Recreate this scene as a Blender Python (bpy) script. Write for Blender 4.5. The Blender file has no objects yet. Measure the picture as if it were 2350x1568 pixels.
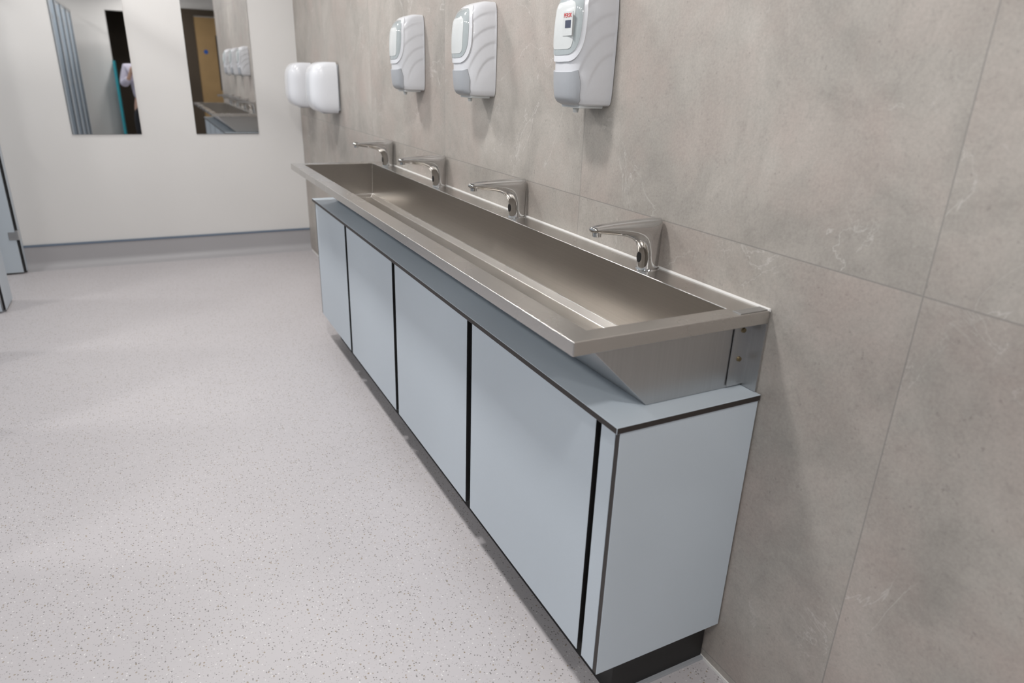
import bpy, bmesh, math, random
from mathutils import Vector, Matrix
random.seed(4)
SC=bpy.context.scene
COL=SC.collection
SC.view_settings.view_transform='Standard'
SC.view_settings.look='None'
SC.view_settings.exposure=0.0

# ------------------------------------------------------------------ materials
def new_mat(name):
    m=bpy.data.materials.new(name); m.use_nodes=True
    nt=m.node_tree; b=nt.nodes['Principled BSDF']
    return m,nt,b
def simple(name,col,rough=.5,metal=0.0,bump=0.0,bscale=200,var=0.03,spec=.5,coat=0.0):
    m,nt,b=new_mat(name)
    N=nt.nodes; L=nt.links
    tc=N.new('ShaderNodeTexCoord'); nz=N.new('ShaderNodeTexNoise'); nz.inputs['Scale'].default_value=bscale; nz.inputs['Detail'].default_value=4
    L.new(tc.outputs['Object'],nz.inputs['Vector'])
    rp=N.new('ShaderNodeMapRange'); rp.inputs[3].default_value=1-var; rp.inputs[4].default_value=1+var
    L.new(nz.outputs['Fac'],rp.inputs[0])
    mx=N.new('ShaderNodeVectorMath'); mx.operation='SCALE'; mx.inputs[0].default_value=col[:3]
    L.new(rp.outputs[0],mx.inputs['Scale']); L.new(mx.outputs[0],b.inputs['Base Color'])
    b.inputs['Roughness'].default_value=rough; b.inputs['Metallic'].default_value=metal
    b.inputs['Specular IOR Level'].default_value=spec
    b.inputs['Coat Weight'].default_value=coat
    if bump>0:
        bp=N.new('ShaderNodeBump'); bp.inputs['Strength'].default_value=bump; bp.inputs['Distance'].default_value=.002
        L.new(nz.outputs['Fac'],bp.inputs['Height']); L.new(bp.outputs[0],b.inputs['Normal'])
    return m

def steel(name,col,rough,stretch=(300,2,300),spread=.01,cvar=.03):
    m,nt,b=new_mat(name); N=nt.nodes; L=nt.links
    tc=N.new('ShaderNodeTexCoord'); mp=N.new('ShaderNodeMapping'); mp.inputs['Scale'].default_value=stretch
    nz=N.new('ShaderNodeTexNoise'); nz.inputs['Scale'].default_value=1.0; nz.inputs['Detail'].default_value=2
    L.new(tc.outputs['Object'],mp.inputs[0]); L.new(mp.outputs[0],nz.inputs['Vector'])
    nz2=N.new('ShaderNodeTexNoise'); nz2.inputs['Scale'].default_value=6; nz2.inputs['Detail'].default_value=4
    L.new(tc.outputs['Object'],nz2.inputs['Vector'])
    r=N.new('ShaderNodeMapRange'); r.inputs[1].default_value=.35; r.inputs[2].default_value=.65; r.inputs[3].default_value=rough-spread; r.inputs[4].default_value=rough+spread
    L.new(nz2.outputs['Fac'],r.inputs[0]); L.new(r.outputs[0],b.inputs['Roughness'])
    r2=N.new('ShaderNodeMapRange'); r2.inputs[1].default_value=.3; r2.inputs[2].default_value=.7; r2.inputs[3].default_value=1-cvar; r2.inputs[4].default_value=1+cvar
    L.new(nz.outputs['Fac'],r2.inputs[0])
    mx=N.new('ShaderNodeVectorMath'); mx.operation='SCALE'; mx.inputs[0].default_value=col
    L.new(r2.outputs[0],mx.inputs['Scale']); L.new(mx.outputs[0],b.inputs['Base Color'])
    b.inputs['Metallic'].default_value=1
    return m

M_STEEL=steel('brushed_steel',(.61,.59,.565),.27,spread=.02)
M_STEEL_SHADE=steel('brushed_steel_shaded',(.42,.395,.365),.29,spread=.015)  # same steel as the rim; the bowl's dark reflections are put into its colour
M_STEEL_END=steel('brushed_steel_end',(.52,.52,.52),.38,(200,200,4))
M_CHROME=steel('polished_chrome',(.58,.575,.57),.05,(5,5,5),.005,.01)
M_BLACK=simple('black_compact_laminate_edge',(.012,.011,.011),.55)
M_BROWNBLACK=simple('dark_laminate_edge',(.028,.022,.020),.5)
M_BLUE=simple('pale_blue_laminate',(.52,.58,.635),.42,bscale=350,var=.02,bump=.03)
M_WALL=simple('white_wall_panel',(.76,.745,.725),.38,bscale=3,var=.015)
M_CEIL=simple('white_ceiling',(.65,.65,.63),.9)
M_CAP=simple('blue_grey_capping',(.16,.20,.26),.4)
M_COVE=simple('grey_coved_vinyl',(.40,.39,.40),.45)
M_WHITE=simple('white_gloss_plastic',(.74,.755,.79),.22,coat=.2)
M_WHITE2=simple('white_satin_plastic',(.66,.67,.70),.28,coat=.2)
M_GREYP=simple('grey_plastic',(.37,.385,.41),.33)
M_CLEAR=simple('milky_clear_plastic',(.62,.64,.64),.15)
M_GREYP2=simple('smoky_window_plastic',(.40,.44,.45),.08,coat=.5)
M_RED=simple('red_print',(.55,.03,.03),.5); M_INK=simple('dark_print',(.05,.06,.10),.5)
M_SIL=simple('white_silicone',(.80,.79,.77),.4)
M_DARKHOLE=simple('dark_recess',(.01,.01,.01),.6)
M_WOOD=simple('ochre_wood_veneer',(.34,.22,.095),.45,bscale=6,var=.15)
M_BROWN=simple('brown_frame_and_dark_space',(.055,.038,.022),.6)
M_TEAL=simple('teal_laminate',(.02,.30,.37),.4)
M_ALU=steel('satin_aluminium',(.6,.6,.6),.35)
M_BRASS=simple('brass_screw',(.28,.22,.13),.35,metal=1)
M_SIGNBLUE=simple('sign_blue',(.01,.08,.35),.4)

def mirror_mat():
    m,nt,b=new_mat('mirror_silver'); b.inputs['Metallic'].default_value=1; b.inputs['Roughness'].default_value=0.012
    N=nt.nodes;L=nt.links
    nz=N.new('ShaderNodeTexNoise'); nz.inputs['Scale'].default_value=2
    r=N.new('ShaderNodeMapRange'); r.inputs[3].default_value=.76; r.inputs[4].default_value=.78; L.new(nz.outputs['Fac'],r.inputs[0])
    c=N.new('ShaderNodeCombineColor'); 
    for i in range(3): L.new(r.outputs[0],c.inputs[i])
    L.new(c.outputs[0],b.inputs['Base Color']); return m
M_MIRROR=mirror_mat()

def floor_mat():
    m,nt,b=new_mat('speckled_safety_vinyl'); N=nt.nodes;L=nt.links
    g=N.new('ShaderNodeNewGeometry')
    base=N.new('ShaderNodeTexNoise'); base.inputs['Scale'].default_value=1.3; base.inputs['Detail'].default_value=3
    L.new(g.outputs['Position'],base.inputs['Vector'])
    cr=N.new('ShaderNodeValToRGB'); cr.color_ramp.elements[0].position=.3; cr.color_ramp.elements[0].color=(.50,.475,.485,1)
    cr.color_ramp.elements[1].position=.7; cr.color_ramp.elements[1].color=(.535,.51,.52,1); L.new(base.outputs['Fac'],cr.inputs[0])
    cur=cr.outputs[0]
    for sc,th,col,st in ((170,.21,(.13,.12,.11,1),.75),(110,.14,(.26,.20,.12,1),.75),(260,.24,(.26,.25,.25,1),.5),(140,.13,(.85,.84,.82,1),.5)):
        v=N.new('ShaderNodeTexVoronoi'); v.inputs['Scale'].default_value=sc; L.new(g.outputs['Position'],v.inputs['Vector'])
        lt=N.new('ShaderNodeMath'); lt.operation='LESS_THAN'; lt.inputs[1].default_value=th+.10; L.new(v.outputs['Distance'],lt.inputs[0])
        sp=N.new('ShaderNodeSeparateColor'); L.new(v.outputs['Color'],sp.inputs[0])
        gt=N.new('ShaderNodeMath'); gt.operation='GREATER_THAN'; gt.inputs[1].default_value=.80; L.new(sp.outputs[0],gt.inputs[0])
        mu=N.new('ShaderNodeMath'); mu.operation='MULTIPLY'; L.new(lt.outputs[0],mu.inputs[0]); L.new(gt.outputs[0],mu.inputs[1])
        m2=N.new('ShaderNodeMath'); m2.operation='MULTIPLY'; m2.inputs[1].default_value=st; L.new(mu.outputs[0],m2.inputs[0])
        mx=N.new('ShaderNodeMix'); mx.data_type='RGBA'; L.new(m2.outputs[0],mx.inputs[0]); L.new(cur,mx.inputs[6]); mx.inputs[7].default_value=col
        cur=mx.outputs[2]
    L.new(cur,b.inputs['Base Color']); b.inputs['Roughness'].default_value=.45
    fz=N.new('ShaderNodeTexNoise'); fz.inputs['Scale'].default_value=350; L.new(g.outputs['Position'],fz.inputs['Vector'])
    bp=N.new('ShaderNodeBump'); bp.inputs['Strength'].default_value=.12; bp.inputs['Distance'].default_value=.001; L.new(fz.outputs['Fac'],bp.inputs['Height']); L.new(bp.outputs[0],b.inputs['Normal'])
    return m
M_FLOOR=floor_mat()

ZJ=.9761; YJ=-.2654; TW=.9523
def tile_mat():
    m,nt,b=new_mat('concrete_effect_wall_panels'); N=nt.nodes;L=nt.links
    g=N.new('ShaderNodeNewGeometry'); sp=N.new('ShaderNodeSeparateXYZ'); L.new(g.outputs['Position'],sp.inputs[0])
    def math_(op,a,c=None):
        n=N.new('ShaderNodeMath'); n.operation=op
        for i,v in enumerate((a,c)):
            if v is None: continue
            if isinstance(v,(int,float)): n.inputs[i].default_value=v
            else: L.new(v,n.inputs[i])
        return n.outputs[0]
    def rng(v,a,b_,c,d):
        r=N.new('ShaderNodeMapRange'); 
        for i,x in enumerate((a,b_,c,d)): r.inputs[i+1].default_value=x
        L.new(v,r.inputs[0]); return r.outputs[0]
    def mixc(f,a,col):
        mx=N.new('ShaderNodeMix'); mx.data_type='RGBA'; L.new(f,mx.inputs[0]); L.new(a,mx.inputs[6]); mx.inputs[7].default_value=(*col,1); return mx.outputs[2]
    u=math_('DIVIDE',math_('SUBTRACT',sp.outputs[1],YJ),TW)
    v=math_('DIVIDE',math_('SUBTRACT',sp.outputs[2],ZJ),TW)
    fu=math_('FLOOR',u); fv=math_('FLOOR',v)
    def dist(w): # distance to nearest integer in metres
        f=math_('SUBTRACT',w,math_('ROUND',w)); return math_('MULTIPLY',math_('ABSOLUTE',f),TW)
    jt=math_('LESS_THAN',math_('MINIMUM',dist(u),dist(v)),.0011)
    cb=N.new('ShaderNodeCombineXYZ'); L.new(fu,cb.inputs[0]); L.new(fv,cb.inputs[1])
    wn=N.new('ShaderNodeTexWhiteNoise'); L.new(cb.outputs[0],wn.inputs['Vector'])
    off=N.new('ShaderNodeVectorMath'); off.operation='SCALE'; L.new(wn.outputs['Color'],off.inputs[0]); off.inputs['Scale'].default_value=7
    P=N.new('ShaderNodeVectorMath'); L.new(g.outputs['Position'],P.inputs[0]); L.new(off.outputs[0],P.inputs[1])
    def noise(s,d=6,r=.6,dist_=0):
        n=N.new('ShaderNodeTexNoise'); n.inputs['Scale'].default_value=s; n.inputs['Detail'].default_value=d; n.inputs['Roughness'].default_value=r; n.inputs['Distortion'].default_value=dist_
        L.new(P.outputs[0],n.inputs['Vector']); return n
    n1=noise(3.2,10,.70,.5)
    cr=N.new('ShaderNodeValToRGB'); e=cr.color_ramp.elements
    e[0].position=.34; e[0].color=(.315,.293,.266,1); e[1].position=.66; e[1].color=(.465,.432,.395,1)
    x=cr.color_ramp.elements.new(.5); x.color=(.392,.363,.330,1)
    L.new(n1.outputs['Fac'],cr.inputs[0]); cur=cr.outputs[0]
    n2=noise(3.5,5,.6,.2); cur=mixc(rng(n2.outputs['Fac'],.46,.70,0,.6),cur,(.435,.36,.325))
    for s,w,tl,th_ in ((2.6,.005,.50,.60),(6.0,.008,.54,.62)):
        n3=noise(s,6,.55,1.2); d=math_('ABSOLUTE',math_('SUBTRACT',n3.outputs['Fac'],.5))
        n4=noise(2.3 if s<4 else 3.1,3)
        cur=mixc(math_('MULTIPLY',rng(d,0,w,.5,0),rng(n4.outputs['Fac'],tl,th_,0,1)),cur,(.62,.60,.57))
    n5=noise(180,3,.7); a=rng(n5.outputs['Fac'],.3,.7,.91,1.08)
    n6=noise(38,8,.8); c=rng(n6.outputs['Fac'],.33,.46,.87,1)
    n7=noise(90,4,.6); d7=rng(n7.outputs['Fac'],.28,.34,.82,1)
    tone=rng(wn.outputs['Value'],0,1,.96,1.04)
    mm=math_('MULTIPLY',math_('MULTIPLY',math_('MULTIPLY',a,c),d7),tone)
    sc=N.new('ShaderNodeVectorMath'); sc.operation='SCALE'; L.new(cur,sc.inputs[0]); L.new(mm,sc.inputs['Scale']); cur=sc.outputs[0]
    cur=mixc(math_('MULTIPLY',jt,.8),cur,(.24,.23,.215))
    L.new(cur,b.inputs['Base Color']); b.inputs['Roughness'].default_value=.5
    bp=N.new('ShaderNodeBump'); bp.inputs['Strength'].default_value=.3; bp.inputs['Distance'].default_value=.001; L.new(n5.outputs['Fac'],bp.inputs['Height']); L.new(bp.outputs[0],b.inputs['Normal'])
    return m
M_TILE=tile_mat()

# ------------------------------------------------------------------ mesh helpers
def make(name,verts,faces,mats,parent=None,loc=(0,0,0),fm=None,smooth=None,bevel=0,seg=2):
    me=bpy.data.meshes.new(name); bm=bmesh.new()
    vs=[bm.verts.new(v) for v in verts]; bm.verts.ensure_lookup_table()
    for i,f in enumerate(faces):
        try:
            fc=bm.faces.new([vs[k] for k in f]); 
            if fm: fc.material_index=fm[i]
        except ValueError: pass
    bmesh.ops.recalc_face_normals(bm,faces=bm.faces)
    if bevel>0:
        bmesh.ops.bevel(bm,geom=[e for e in bm.edges if len(e.link_faces)==2 and e.calc_face_angle(0)>math.radians(25)],offset=bevel,segments=seg,profile=.5,affect='EDGES',clamp_overlap=True)
    bm.to_mesh(me); bm.free()
    for m in (mats if isinstance(mats,(list,tuple)) else [mats]): me.materials.append(m)
    if smooth is not None:
        me.shade_smooth(); me.set_sharp_from_angle(angle=math.radians(smooth))
    o=bpy.data.objects.new(name,me); COL.objects.link(o); o.location=loc
    if smooth is not None and bevel>0:
        wm=o.modifiers.new('weighted','WEIGHTED_NORMAL'); wm.keep_sharp=True; wm.weight=100
    if parent: o.parent=parent
    return o
BF=[(0,1,2,3),(4,5,6,7),(0,1,5,4),(1,2,6,5),(2,3,7,6),(3,0,4,7)]
def boxv(x0,x1,y0,y1,z0,z1):
    return [(x0,y0,z0),(x1,y0,z0),(x1,y1,z0),(x0,y1,z0),(x0,y0,z1),(x1,y0,z1),(x1,y1,z1),(x0,y1,z1)]
def box(name,x0,x1,y0,y1,z0,z1,mat,parent=None,loc=(0,0,0),bevel=0,seg=2):
    return make(name,boxv(x0,x1,y0,y1,z0,z1),BF,mat,parent,loc,bevel=bevel,seg=seg,smooth=40 if bevel else None)
def board(name,x0,x1,y0,y1,z0,z1,axis,parent=None,loc=(0,0,0),face=None,edge=None):
    fm=[1]*6
    if axis==2: fm[0]=fm[1]=0
    if axis==1: fm[2]=fm[4]=0
    if axis==0: fm[3]=fm[5]=0
    return make(name,boxv(x0,x1,y0,y1,z0,z1),BF,[face or M_BLUE,edge or M_BLACK],parent,loc,fm=fm,bevel=0.0008,seg=1)
def multi(name,boxes,mat,parent=None,loc=(0,0,0),bevel=0):
    v=[];f=[]
    for b in boxes:
        n=len(v); v+=boxv(*b); f+=[tuple(k+n for k in q) for q in BF]
    return make(name,v,f,mat,parent,loc,bevel=bevel,smooth=40 if bevel else None)
def cyl(name,p0,p1,r0,r1,mat,parent=None,loc=(0,0,0),n=24,bevel=0):
    p0=Vector(p0);p1=Vector(p1);a=(p1-p0).normalized(); t=a.orthogonal().normalized(); b=a.cross(t)
    v=[];
    for p,r in((p0,r0),(p1,r1)):
        for i in range(n):
            q=2*math.pi*i/n; v.append(tuple(p+(t*math.cos(q)+b*math.sin(q))*r))
    f=[tuple(range(n)),tuple(range(n,2*n))]+[(i,(i+1)%n,n+(i+1)%n,n+i) for i in range(n)]
    return make(name,v,f,mat,parent,loc,smooth=40,bevel=bevel)
def empty(name,loc,label,cat,group=None):
    o=bpy.data.objects.new(name,None); COL.objects.link(o); o.location=loc; o.empty_display_size=.05
    o['label']=label; o['category']=cat
    if group: o['group']=group
    return o
def struct(o): o['kind']='structure'; return o
def copy_thing(root,children,loc,label=None):
    r=root.copy(); COL.objects.link(r); r.location=loc
    if label: r['label']=label
    mp={root:r}
    for c in children:
        k=c.copy(); COL.objects.link(k); mp[c]=k
        k.parent=mp[c.parent]
    return r

# ------------------------------------------------------------------ room
XF=-1.80; YF=4.3825; HC=2.45; XL=-3.3; YB=-4.4; YE=-.95
struct(box('floor',XL-.1,1.2,YB-1.8,YF+.1,-.1,0,M_FLOOR))
struct(box('ceiling',XL-.1,1.2,YB-1.8,YF+.1,HC,HC+.1,M_CEIL))
struct(box('wall_right',0,.1,YE,YF,0,HC,M_TILE))
struct(box('wall_far',XL-.1,.1,YF,YF+.1,0,HC,M_WALL))
struct(box('wall_left',XL-.1,XL,YB,YF,0,HC,M_WALL))
struct(box('wall_return',.1,1.1,YE,YE+.1,0,HC,M_WALL))
struct(box('wall_lobby',1.1,1.2,YB,YE+.1,0,HC,M_WALL))
struct(multi('wall_back',[(XL,-1.34,YB-.1,YB,0,HC),(-.45,1.1,YB-.1,YB,0,HC),(-1.34,-.45,YB-.1,YB,2.1,HC)],M_WALL))
struct(multi('wall_corridor',[(-1.6,-1.5,YB-1.7,YB-.1,0,HC),(-.3,-.2,YB-1.7,YB-.1,0,HC),(-1.6,-.2,YB-1.8,YB-1.7,0,HC)],M_BROWN))  # unlit space behind the doorway; its darkness is put into the wall colour
def cove():
    r=.05
    pts=[(0,.15),(-.006,.15)]
    for i in range(7):
        a=math.pi/2*i/6
        pts.append((-.006-r*(1-math.cos(a)), .004+r-r*math.sin(a)))
    pts+=[(-.062,0),(0,0)]
    n=len(pts); v=[(-1.80,YF+p[0],p[1]) for p in pts]+[(0,YF+p[0],p[1]) for p in pts]
    f=[tuple(range(n)),tuple(range(n,2*n))]+[(i,(i+1)%n,n+(i+1)%n,n+i) for i in range(n)]
    return make('baseboard_far',v,f,M_COVE,smooth=40)
struct(cove())
struct(box('trim_1',-1.80,0,YF-.010,YF,.148,.162,M_CAP,bevel=.002))
struct(box('trim_2',-.0035,0,YE,YF,0,.006,M_SIL))
struct(multi('trim_3',[(-.45,-.02,YB,YB+.04,0,2.1),(.68,.76,YB,YB+.04,0,2.1),(-.45,.76,YB,YB+.04,2.1,2.2)],M_BROWN))
struct(box('door_1',-.02,.68,YB,YB+.03,0.005,2.08,M_WOOD))
struct(box('window_1',.30,.42,YB+.03,YB+.035,.9,1.8,M_DARKHOLE))
struct(cyl('trim_4',(.12,YB+.03,1.53),(.12,YB+.034,1.53),.035,.035,M_SIGNBLUE))
struct(board('door_2',-1.335,-1.30,YB+.02,YB+.55,.005,1.33,0,face=M_TEAL,edge=M_TEAL))

# ------------------------------------------------------------------ under-sink cabinet
DP=.333; ZT=.7008; ZB=.1293; TH=.013; CL=2.474
cab=empty('undersink_cabinet',(0,0,0),'long pale blue laminate cabinet with black edges below steel trough','cabinet')
multi('carcass',[(-DP+TH+.001,-.001,.0085,CL-.02,ZB+.01,ZT-TH-.001)],M_BLACK,cab)
board('side_panel',-DP,-.004,-.0057,.0075,ZB,ZT-TH-.0005,1,cab,edge=M_BROWNBLACK)
board('side_panel',-DP+.001,-.004,CL-.02,CL-.007,ZB,ZT-TH-.0005,1,cab)
board('filler_panel',-DP,-DP+TH,.0085,.0515,ZB,ZT-TH-.004,0,cab)
edges=[.0690,.6464,1.2728,1.8973,CL-.02]
for i in range(4):
    a=edges[i]+(.0 if i==0 else .016); b=edges[i+1]-(.016 if i<3 else .001)
    board('door',-DP,-DP+TH,a,b,ZB,ZT-TH-.004,0,cab)
box('plinth',-.262,-.004,.028,CL-.06,0.0,ZB+.01,M_BLACK,cab,bevel=.001)
box('plinth_sealant',-.27,-.004,.020,.028,0.0,.008,M_GREYP,cab)
wt=empty('worktop',(0,0,ZT-TH),'thin pale blue laminate worktop with black edge on the long cabinet','worktop')
board('worktop_panel',-.343,-.002,0-.008,CL,0,TH,2,wt,edge=M_BROWNBLACK)

# ------------------------------------------------------------------ steel wash trough
ZS=.87; Y0=.004; Y1=2.4194; DS=.4365
tr=empty('wash_trough',(0,0,0),'long brushed stainless steel wash trough fixed to the tiled wall','sink')
ix0,ix1=-.386,-.0735; iy0,iy1=Y0+.042,Y1-.05
bx0,bx1=-.245,-.078; zb=.712
def trough():
    v=[];f=[]
    def ring(pts): 
        n=len(v); v.extend(pts); return list(range(n,n+len(pts)))
    def rect(x0,x1,y0,y1,z): return ring([(x0,y0,z),(x1,y0,z),(x1,y1,z),(x0,y1,z)])
    def br(a,b):
        for i in range(4): f.append((a[i],a[(i+1)%4],b[(i+1)%4],b[i]))
    xb=-.003
    lo2=rect(-DS+.012,xb-.002,Y0+.012,Y1-.012,ZS-.026)
    lo=rect(-DS,xb,Y0,Y1,ZS-.026)
    hi=rect(-DS,xb,Y0,Y1,ZS)
    inn=rect(ix0,ix1,iy0,iy1,ZS)
    mid=rect(bx0-.012,bx1,iy0+.002,iy1-.002,zb+.016)
    bot=rect(bx0+.012,bx1-.014,iy0+.016,iy1-.016,zb)
    br(lo2,lo);br(lo,hi);br(hi,inn);br(inn,mid);br(mid,bot);f.append(tuple(bot))
    return v,f
v,f=trough()
make('bowl',v,f,[M_STEEL,M_STEEL_SHADE],tr,fm=[0]*12+[1]*9,bevel=.0025,seg=3,smooth=40)
def under():
    ya,yb_=iy0-.002,iy1+.006
    top=ZS-.012
    prof=[(-.400,top),(-.241,.7015),(-.012,.7015),(-.012,top)]
    v=[(x,ya,z) for x,z in prof]+[(x,yb_,z) for x,z in prof]
    f=[(0,1,2,3),(4,5,6,7),(0,1,5,4),(1,2,6,5),(2,3,7,6)]
    return v,f
v,f=under(); make('bowl_underside',v,f,M_STEEL_END,tr,bevel=.002,seg=2,smooth=40)
cyl('drain',(-.165,1.25,zb),(-.165,1.25,zb+.004),.032,.030,M_CHROME,tr,n=32)
for yy,s in ((.006,1),(Y1-.008,-1)):
    multi('fixing_bracket',[(-.006,-.002,yy-.001,yy+s*.035 if s>0 else yy+.001,.702,ZS-.0265) if s>0 else (-.006,-.002,yy-.035,yy+.001,.702,ZS-.0265),(-.047,-.006,yy+s*.034 if s>0 else yy-.036,yy+.036 if s>0 else yy-.034,.706,ZS-.0265)],M_STEEL_END,tr)
for z in (.822,.762):
    cyl('screw',(-.026,.040,z),(-.026,.0365,z),.0055,.0045,M_BRASS,tr,n=16)
box('corner_clip',-.075,-.004,Y0+.003,Y0+.024,ZS,ZS+.0018,M_STEEL_END,tr,bevel=.0006)
multi('wall_sealant',[(-.007,0,Y0,Y1,ZS-.004,ZS+.0035)],M_SIL,tr,bevel=.002)

# ------------------------------------------------------------------ taps
def build_tap(loc):
    r=empty('sensor_tap',loc,'chrome sensor tap standing on the rear rim of the steel trough','tap','sensor taps along the trough')
    # sections: (outer/back-top point), (inner/front-under point), half width
    T=[((.0235,0),(-.0265,0),.0215),((.0245,.02),(-.0268,.02),.0212),((.0255,.045),(-.0275,.036),.0208),((.0262,.075),(-.032,.051),.0204),
       ((.0268,.102),(-.040,.062),.0200),((.0230,.1125),(-.050,.0695),.0196),((-.006,.1135),(-.064,.0750),.0190),((-.035,.1130),(-.082,.0790),.0180),
       ((-.070,.1115),(-.100,.0820),.0165),((-.105,.1095),(-.120,.0850),.0152),((-.135,.1072),(-.140,.0880),.0142),((-.152,.1050),(-.152,.0898),.0132),((-.1590,.1025),(-.1585,.0920),.0105),((-.1610,.0990),(-.1608,.0955),.006)]
    n=36; v=[];f=[]
    e=2.1
    S=[]
    for a,b in zip(T,T[1:]):
        for t in (0,.5): S.append(tuple((tuple(a[k][q]+(b[k][q]-a[k][q])*t for q in (0,1)) if k<2 else a[2]+(b[2]-a[2])*t) for k in range(3)))
    S.append(T[-1])
    for o,i_,h in S:
        cx,cz=(o[0]+i_[0])/2,(o[1]+i_[1])/2; ux,uz=(o[0]-i_[0])/2,(o[1]-i_[1])/2
        for k in range(n):
            q=2*math.pi*k/n; c=math.copysign(abs(math.cos(q))**(2/e),math.cos(q)); s=math.copysign(abs(math.sin(q))**(2/e),math.sin(q))
            v.append((cx+ux*c,h*s,cz+uz*c))
    m=len(S)
    for k in range(m-1):
        for i in range(n): f.append((k*n+i,k*n+(i+1)%n,(k+1)*n+(i+1)%n,(k+1)*n+i))
    f.append(tuple(range(n))); f.append(tuple(range((m-1)*n,m*n)))
    ch=[make('tap_body',v,f,M_CHROME,r,smooth=60)]
    ch.append(cyl('base_ring',(-.001,0,0),(-.001,0,.0025),.0275,.0265,M_CHROME,r,n=32))
    ch.append(cyl('aerator',(-.145,0,.092),(-.145,0,.0822),.0098,.0095,M_CHROME,r,n=24))
    vv=[];mm=24
    for dx in (.004,-.0012):
        for i in range(mm):
            a=2*math.pi*i/mm; vv.append((-.0272+dx,.0068*math.cos(a),.028+.012*math.sin(a)))
    ff=[tuple(range(mm)),tuple(range(mm,2*mm))]+[(i,(i+1)%mm,mm+(i+1)%mm,mm+i) for i in range(mm)]
    ch.append(make('sensor_window',vv,ff,M_DARKHOLE,r,smooth=40))
    return r,ch
tapx=-.0305
r0,ch0=build_tap((tapx,.3408,ZS))
for i in range(1,4):
    copy_thing(r0,ch0,(tapx,.3408+.639*i,ZS))

# ------------------------------------------------------------------ wall lofted plastics
def resample(pts,n):
    d=[0]
    for i in range(1,len(pts)): d.append(d[-1]+math.dist(pts[i],pts[i-1]))
    out=[];k=0
    for j in range(n):
        t=d[-1]*j/(n-1)
        while k<len(d)-2 and d[k+1]<t: k+=1
        u=(t-d[k])/max(1e-9,d[k+1]-d[k]); out.append((pts[k][0]+(pts[k+1][0]-pts[k][0])*u,pts[k][1]+(pts[k+1][1]-pts[k][1])*u))
    return out
def interp(tab,z):
    if callable(tab): return tab(z)
    if z<=tab[0][0]: return tab[0][1:]
    n=len(tab)
    for k in range(n-1):
        a,b=tab[k],tab[k+1]
        if z<=b[0]:
            h=b[0]-a[0]; t=(z-a[0])/h; out=[]
            for q in (1,2):
                def sl(i):
                    if i==0: return (tab[1][q]-tab[0][q])/(tab[1][0]-tab[0][0])
                    if i==n-1: return (tab[n-1][q]-tab[n-2][q])/(tab[n-1][0]-tab[n-2][0])
                    s0=(tab[i][q]-tab[i-1][q])/(tab[i][0]-tab[i-1][0]); s1=(tab[i+1][q]-tab[i][q])/(tab[i+1][0]-tab[i][0])
                    return 0 if s0*s1<=0 else 2*s0*s1/(s0+s1)
                m0,m1=sl(k)*h,sl(k+1)*h
                out.append((2*t**3-3*t*t+1)*a[q]+(t**3-2*t*t+t)*m0+(-2*t**3+3*t*t)*b[q]+(t**3-t*t)*m1)
            return tuple(out)
    return tab[-1][1:]
def loft(name,tab,n_exp,mat,parent,N=56,nz=60,disp=None,loc=(0,0,0),x_back=-.002,zr=None):
    z0,z1=zr or (tab[0][0],tab[-1][0]); v=[];f=[]
    zs=[z0+(z1-z0)*(.5-.5*math.cos(math.pi*i/nz)) for i in range(nz+1)]
    for z in zs:
        d,w=interp(tab,z)
        pts=[]
        for i in range(181):
            a=math.pi*(i/180-.5); c,s=math.cos(a),math.sin(a)
            pts.append((x_back-(d+x_back)*abs(c)**(2/n_exp),w/2*math.copysign(abs(s)**(2/n_exp),s)))
        for x,y in resample(pts,N):
            if disp: x,y=disp(x,y,z,w)
            v.append((x,y,z))
    for k in range(nz):
        for i in range(N-1): f.append((k*N+i,k*N+i+1,(k+1)*N+i+1,(k+1)*N+i))
        f.append((k*N,(k+1)*N,(k+1)*N+N-1,k*N+N-1))
    f.append(tuple(range(N))); f.append(tuple(range(nz*N,nz*N+N)))
    return make(name,v,f,mat,parent,loc,smooth=50)
def surf(tab,n_exp,a,z,off,x_back=-.002):
    d,w=interp(tab,z); d+=off; w+=2*off
    c,s=math.cos(a),math.sin(a)
    return (x_back-(d+x_back)*abs(c)**(2/n_exp),w/2*math.copysign(abs(s)**(2/n_exp),s),z)
def patch(name,tab,n_exp,outline,off,mat,parent,rings=10,thick=.003):
    n=len(outline); ca=sum(o[0] for o in outline)/n; cz=sum(o[1] for o in outline)/n
    v=[surf(tab,n_exp,ca,cz,off)];f=[]
    for k in range(1,rings+1):
        t=k/rings
        for a,z in outline: v.append(surf(tab,n_exp,ca+(a-ca)*t,cz+(z-cz)*t,off))
    for a,z in outline: v.append(surf(tab,n_exp,a,z,off-thick))
    for i in range(n): f.append((0,1+i,1+(i+1)%n))
    for k in range(rings):
        for i in range(n): f.append((1+k*n+i,1+k*n+(i+1)%n,1+(k+1)*n+(i+1)%n,1+(k+1)*n+i))
    return make(name,v,f,mat,parent,smooth=50)
def oval(ca,cz,ra,rz,n=40,e=2.6):
    o=[]
    for i in range(n):
        q=2*math.pi*i/n; c,s=math.cos(q),math.sin(q)
        o.append((ca+ra*math.copysign(abs(c)**(2/e),c),cz+rz*math.copysign(abs(s)**(2/e),s)))
    return o
STAB=[(0,.080,.100),(.004,.092,.112),(.02,.102,.120),(.06,.106,.124),(.15,.108,.126),(.205,.104,.124),(.232,.094,.120),(.252,.078,.114),(.264,.060,.104),(.270,.040,.090)]
SN=4.0
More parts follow.
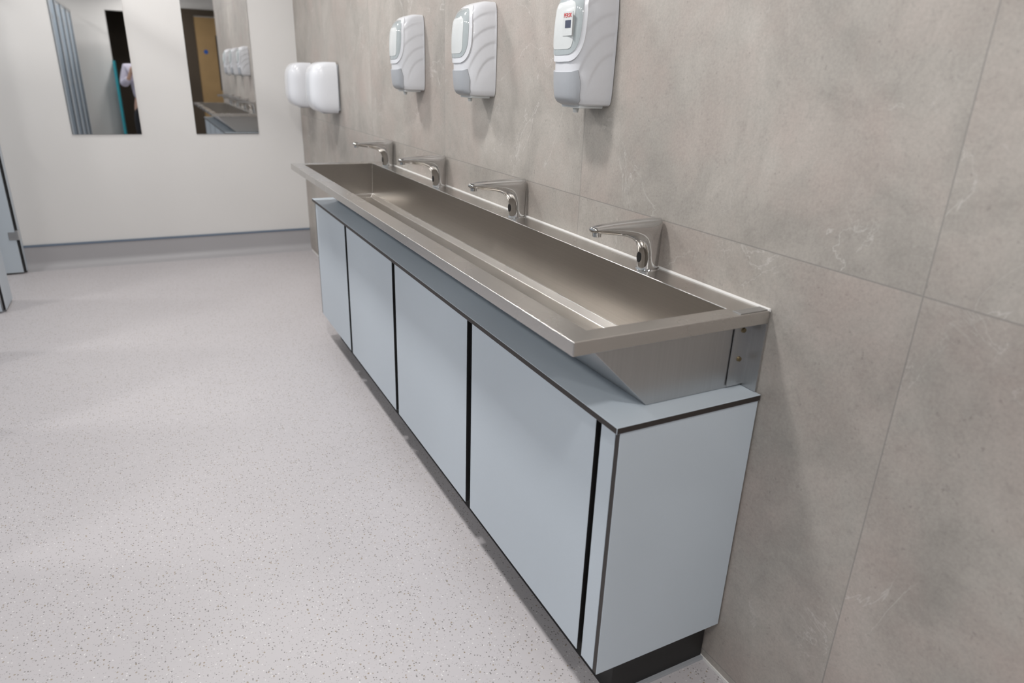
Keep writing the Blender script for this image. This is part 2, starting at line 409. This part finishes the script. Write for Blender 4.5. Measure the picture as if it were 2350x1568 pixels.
def wave(x,y,z,w):
    if abs(y)>.6*w/2 and .03<z<.25 and x<-.006:
        r=math.hypot(x*1.1+.004,(z-.015)*.75)
        k=(r-.045)/.032
        if 0<k<4:
            fr=k%1; h=(fr if fr<.85 else (1-fr)/.15*.85)
            fade=min(1,(z-.03)/.04,(.25-z)/.02)*min(1,(abs(y)/(w/2)-.6)/.3)
            y-=math.copysign(.0022*h*fade,y)
    return x,y
def build_soap(loc,label):
    r=empty('soap_dispenser',loc,label,'soap dispenser','soap dispensers above the trough')
    ch=[loft('dispenser_body',STAB,SN,M_WHITE2,r,N=110,nz=110,disp=wave)]
    ch.append(patch('window_frame',STAB,SN,oval(0.02,.178,.98,.083),.0035,M_WHITE,r,thick=.006))
    ch.append(patch('window',STAB,SN,oval(0.02,.180,.80,.070),.0048,M_GREYP2,r,thick=.002))
    ch.append(patch('soap_pouch',STAB,SN,oval(0.0,.172,.42,.050,e=4),.0056,M_CLEAR,r,thick=.001))
    chin=[(-.70,.078),(-.4,.074),(0,.073),(.4,.074),(.70,.078),(.85,.05),(.8,.012),(.6,.002),(0,.001),(-.6,.002),(-.8,.012),(-.85,.05)]
    o=[]
    for a,b in zip(chin,chin[1:]+chin[:1]):
        for t in (0,.33,.66): o.append((a[0]+(b[0]-a[0])*t,a[1]+(b[1]-a[1])*t))
    ch.append(patch('push_lever',STAB,SN,o,.0035,M_GREYP,r,thick=.006))
    ch.append(box('base_tray',-.078,-.012,-.042,.042,-.006,.004,M_CLEAR,r,bevel=.002))
    ch.append(cyl('nozzle',(-.062,0,-.006),(-.062,0,-.017),.008,.006,M_CLEAR,r,n=20))
    return r,ch
dy=.635; dz=1.205
s0,sc0=build_soap((0,dy,dz),'white wall soap dispenser with printed red label behind its window')
for i in (1,2):
    copy_thing(s0,sc0,(0,dy+.634*i,dz),'white wall soap dispenser with grey push lever')
def text(name,s,size,loc,mat,parent):
    cu=bpy.data.curves.new(name,'FONT'); cu.body=s; cu.size=size; cu.extrude=.0003; cu.align_x='CENTER'
    o=bpy.data.objects.new(name,cu); COL.objects.link(o)
    dg=bpy.context.evaluated_depsgraph_get(); me=bpy.data.meshes.new_from_object(o.evaluated_get(dg))
    bpy.data.objects.remove(o); me.materials.clear(); me.materials.append(mat)
    o=bpy.data.objects.new(name,me); COL.objects.link(o); o.parent=parent; o.location=loc
    o.rotation_euler=(math.pi/2,0,-math.pi/2)
    return o
box('pouch_label',-.1146,-.1130,-.046,-.006,.150,.200,M_CLEAR,s0)
lt=text('label_lettering','PERSK',.0125,(-.1149,-.026,.188),M_RED,s0)
box('label_print',-.1151,-.1146,-.040,-.016,.166,.182,M_INK,s0)

def DTAB(z):
    t=(z-.135)/.135; k=max(0,1-abs(t)**(3.4 if t>0 else 4.0))**(1/3.0)
    return (.050+.105*k*(1-.02*t), .150+.086*k)
def build_dryer(loc):
    r=empty('hand_dryer',loc,'white rounded plastic hand dryer on the tiled wall','hand dryer','hand dryers on the tiled wall')
    ch=[loft('dryer_cover',DTAB,4.2,M_WHITE,r,N=90,nz=80,x_back=-.012,zr=(0,.27))]
    ch.append(box('back_plate',-.014,-.001,-.108,.108,.014,.258,M_GREYP,r,bevel=.004))
    ch.append(box('air_outlet',-.085,-.035,-.045,.045,-.004,.006,M_GREYP,r,bevel=.002))
    return r,ch
h0,hc0=build_dryer((0,3.32,1.045))
copy_thing(h0,hc0,(0,3.98,1.045))

# ------------------------------------------------------------------ mirrors
for i,(a,b,lab) in enumerate(((-1.4145,-1.026,'tall frameless wall mirror on the white wall beside the cubicles'),(-.699,-.300,'tall frameless wall mirror on the white wall beside the hand dryers'))):
    m=empty('wall_mirror',((a+b)/2,YF,.845),lab,'mirror')
    w=(b-a)/2
    make('mirror_glass',boxv(-w,w,-.007,-.002,0,1.05),BF,[M_MIRROR,M_ALU],m,fm=[1,1,0,1,1,1])
    box('mirror_backing',-w+.02,w-.02,-.002,0,.02,1.03,M_GREYP,m)

# ------------------------------------------------------------------ toilet cubicles
G='toilet cubicles along the row'
CT=2.0; PIT=.84
y=YF
k=0
lights_y=[]
while y-PIT>YB+.3:
    c=empty('toilet_cubicle',(XF,y-PIT,0),'pale blue laminate toilet cubicle with black edges, door open inwards','toilet cubicle',G)
    board('pilaster',-.013,0,PIT-.072,PIT-.002,.01,CT,0,c)
    board('pilaster',-.013,0,.0,.148,.01,CT,0,c,face=M_BLUE)
    board('door',-.60,-.014,PIT-.095,PIT-.082,.012,CT-.02,1,c)
    for z in (.22,1.0,1.75):
        multi('hinge',[(-.012,.004,PIT-.105,PIT-.065,z,z+.06),(-.05,-.012,PIT-.099,PIT-.095,z,z+.05)],M_ALU,c,bevel=.001)
    board('partition',XL-XF+.002,-.014,.0,.013,.12,CT,1,c)
    box('head_rail',-.02,.006,.001,PIT-.002,CT,CT+.04,M_ALU,c)
    lights_y.append(y-PIT*.55)
    y-=PIT; k+=1

# ------------------------------------------------------------------ person holding a camera (seen in the mirror)
M_SKIN=simple('skin',(.52,.33,.25),.5,bscale=40,var=.05)
M_SHIRT=simple('lilac_white_cotton',(.52,.50,.60),.8,bscale=60,var=.08,bump=.4)
M_TROUS=simple('black_trouser_cloth',(.012,.012,.016),.85)
M_HAIR=simple('dark_hair',(.02,.014,.01),.6,bscale=120,var=.4)
M_SHOE=simple('black_leather',(.01,.01,.01),.4)
person=empty('person',(-.955,-1.27,0),'person in lilac shirt and dark trousers holding a camera up','person')
def skin_obj(name,pts,edges,mat,parent,sub=2,root=0):
    me=bpy.data.meshes.new(name); me.from_pydata([p[:3] for p in pts],edges,[]); o=bpy.data.objects.new(name,me); COL.objects.link(o)
    o.modifiers.new('s','SKIN'); 
    if not me.skin_vertices:
        bpy.context.view_layer.objects.active=o
        bpy.ops.mesh.customdata_skin_add()
    for i,p in enumerate(pts):
        rr=p[3]; me.skin_vertices[0].data[i].radius=(rr,p[4] if len(p)>4 else rr)
    me.skin_vertices[0].data[root].use_root=True
    m=o.modifiers.new('u','SUBSURF'); m.levels=sub; m.render_levels=sub
    dg=bpy.context.evaluated_depsgraph_get(); me2=bpy.data.meshes.new_from_object(o.evaluated_get(dg))
    bpy.data.objects.remove(o); me2.materials.clear(); me2.materials.append(mat); me2.shade_smooth()
    for pl in me2.polygons: pl.material_index=0
    o=bpy.data.objects.new(name,me2); COL.objects.link(o); o.parent=parent; return o
HL=(-.110,.275,1.215); HR=(.028,.275,1.215)
S=[(0,0,.80,.125),(0,0,.93,.120),(0,.0,1.08,.135),(0,-.005,1.20,.11),(0,0,1.29,.045),(0,.012,1.34,.045),
   (0,.02,1.41,.072),(0,.015,1.48,.070),
   (-.17,0,1.235,.050),(-.225,.04,1.02,.043),(-.15,.20,1.11,.032),(HL[0],HL[1]-.03,HL[2]-.01,.024),
   (.17,0,1.235,.050),(.215,.06,1.02,.043),(.08,.20,1.11,.032),(HR[0],HR[1]-.03,HR[2]-.01,.024),
   (-.09,0,.74,.085),(-.095,.01,.42,.055),(-.10,0,.10,.038),(-.10,.10,.045,.034),
   (.09,0,.74,.085),(.095,.01,.42,.055),(.10,0,.10,.038),(.10,.10,.045,.034)]
E=[(0,1),(1,2),(2,3),(3,4),(4,5),(5,6),(6,7),(3,8),(8,9),(9,10),(10,11),(3,12),(12,13),(13,14),(14,15),(0,16),(16,17),(17,18),(18,19),(0,20),(20,21),(21,22),(22,23)]
B=[(p[0],p[1],p[2],p[3]*(.82 if 4>i or i in (8,9,10,12,13,14,16,17,18,20,21,22) else 1)) for i,p in enumerate(S)]
skin_obj('body',B,E,M_SKIN,person)
idx=[1,2,3,4,8,9,10,12,13,14]
sh=[(0,0,.82,.132)]+[(S[i][0],S[i][1],S[i][2]-(.02 if i==4 else 0),S[i][3]*1.12+.008) for i in idx]
se=[(0,1),(1,2),(2,3),(3,4),(3,5),(5,6),(6,7),(3,8),(8,9),(9,10)]
skin_obj('shirt',sh,se,M_SHIRT,person)
tp=[(0,0,.83,.120),(0,0,.78,.126)]+[(S[i][0],S[i][1],S[i][2],S[i][3]*1.15+.008) for i in (16,17,18)]+[(S[i][0],S[i][1],S[i][2],S[i][3]*1.15+.008) for i in (20,21,22)]
skin_obj('trousers',tp,[(0,1),(1,2),(2,3),(3,4),(1,5),(5,6),(6,7)],M_TROUS,person)
for sx in (-.1,.1):
    skin_obj('shoe',[(sx,-.03,.045,.044),(sx,.05,.045,.044),(sx,.15,.035,.034)],[(0,1),(1,2)],M_SHOE,person)
skin_obj('hair',[(0,-.02,1.40,.066),(0,-.01,1.46,.080),(0,.015,1.505,.070),(0,.05,1.50,.045)],[(0,1),(1,2),(2,3)],M_HAIR,person)
for sx in (-.028,.028):
    cyl('eye',(sx,.080,1.435),(sx,.092,1.435),.012,.006,M_HAIR,person,n=16)
skin_obj('nose',[(0,.085,1.435,.008),(0,.104,1.405,.012)],[(0,1)],M_SKIN,person,sub=1)
for (hx,hy,hz),sg in ((HL,1),(HR,-1)):
    pts=[(hx,hy-.03,hz-.01,.022),(hx,hy,hz,.026),(hx,hy+.02,hz+.005,.024)]; ed=[(0,1),(1,2)]
    skin_obj('hand',pts,ed,M_SKIN,person,sub=1)
    for j in range(4):
        z=hz+.03-.020*j; ln=(.030,.034,.032,.026)[j]
        skin_obj('finger',[(hx,hy+.012,z,.0085),(hx+sg*.004,hy+.030+ln*.6,z,.0085),(hx+sg*(.004+ln*.8),hy+.034+ln*.6,z,.0075)],[(0,1),(1,2)],M_SKIN,person,sub=1)
    skin_obj('thumb',[(hx,hy-.01,hz+.01,.010),(hx+sg*.012,hy-.018,hz+.03,.009),(hx+sg*.030,hy-.010,hz+.04,.008)],[(0,1),(1,2)],M_SKIN,person,sub=1)
hc=empty('handheld_camera',(-.996,-.965,1.225),'black digital camera held in both hands','camera')
box('camera_body',-.040,.040,-.020,.012,-.03,.04,M_SHOE,hc,bevel=.006)
cyl('lens',(0,.012,.005),(0,.06,.005),.028,.027,M_SHOE,hc)

# ------------------------------------------------------------------ lights : recessed ceiling panels, one of them an added fill
def panel(x,y,sx,sy,power,col=(1,.98,.965)):
    fx=empty('ceiling_light',(x,y,HC),'square recessed white ceiling light panel','ceiling light','recessed ceiling lights')
    box('light_frame',-sx/2-.02,sx/2+.02,-sy/2-.02,sy/2+.02,-.012,0,M_CEIL,fx)
    li=bpy.data.lights.new('lamp','AREA'); li.shape='RECTANGLE'; li.size=sx; li.size_y=sy; li.energy=power; li.color=col
    o=bpy.data.objects.new('lamp',li); COL.objects.link(o); o.location=(0,0,-.02); o.parent=fx
for y_,pw in ((-3.7,14),(-2.4,16),(-.9,13),(.75,20),(2.4,20),(3.7,9)):  # the panel nearest the back wall is added to brighten that wall
    panel(-.88,y_,.18,.18,pw)
for i,y_ in enumerate(lights_y):
    panel(-2.45,y_,.14,.14,8.5)
w=bpy.data.worlds.new('w'); SC.world=w; w.use_nodes=True; w.node_tree.nodes['Background'].inputs[0].default_value=(.5,.52,.55,1); w.node_tree.nodes['Background'].inputs[1].default_value=.3

# ------------------------------------------------------------------ camera
cd=bpy.data.cameras.new('camera'); cam=bpy.data.objects.new('camera',cd); COL.objects.link(cam)
cam.location=(-.9962,-.8441,1.2586); cam.rotation_euler=(1.2022,-.0324,-.4735)
cd.sensor_width=36; cd.lens=1559.3/2350*36; cd.clip_start=.02
cd.dof.use_dof=True; cd.dof.focus_distance=1.75; cd.dof.aperture_fstop=3.2
SC.camera=cam
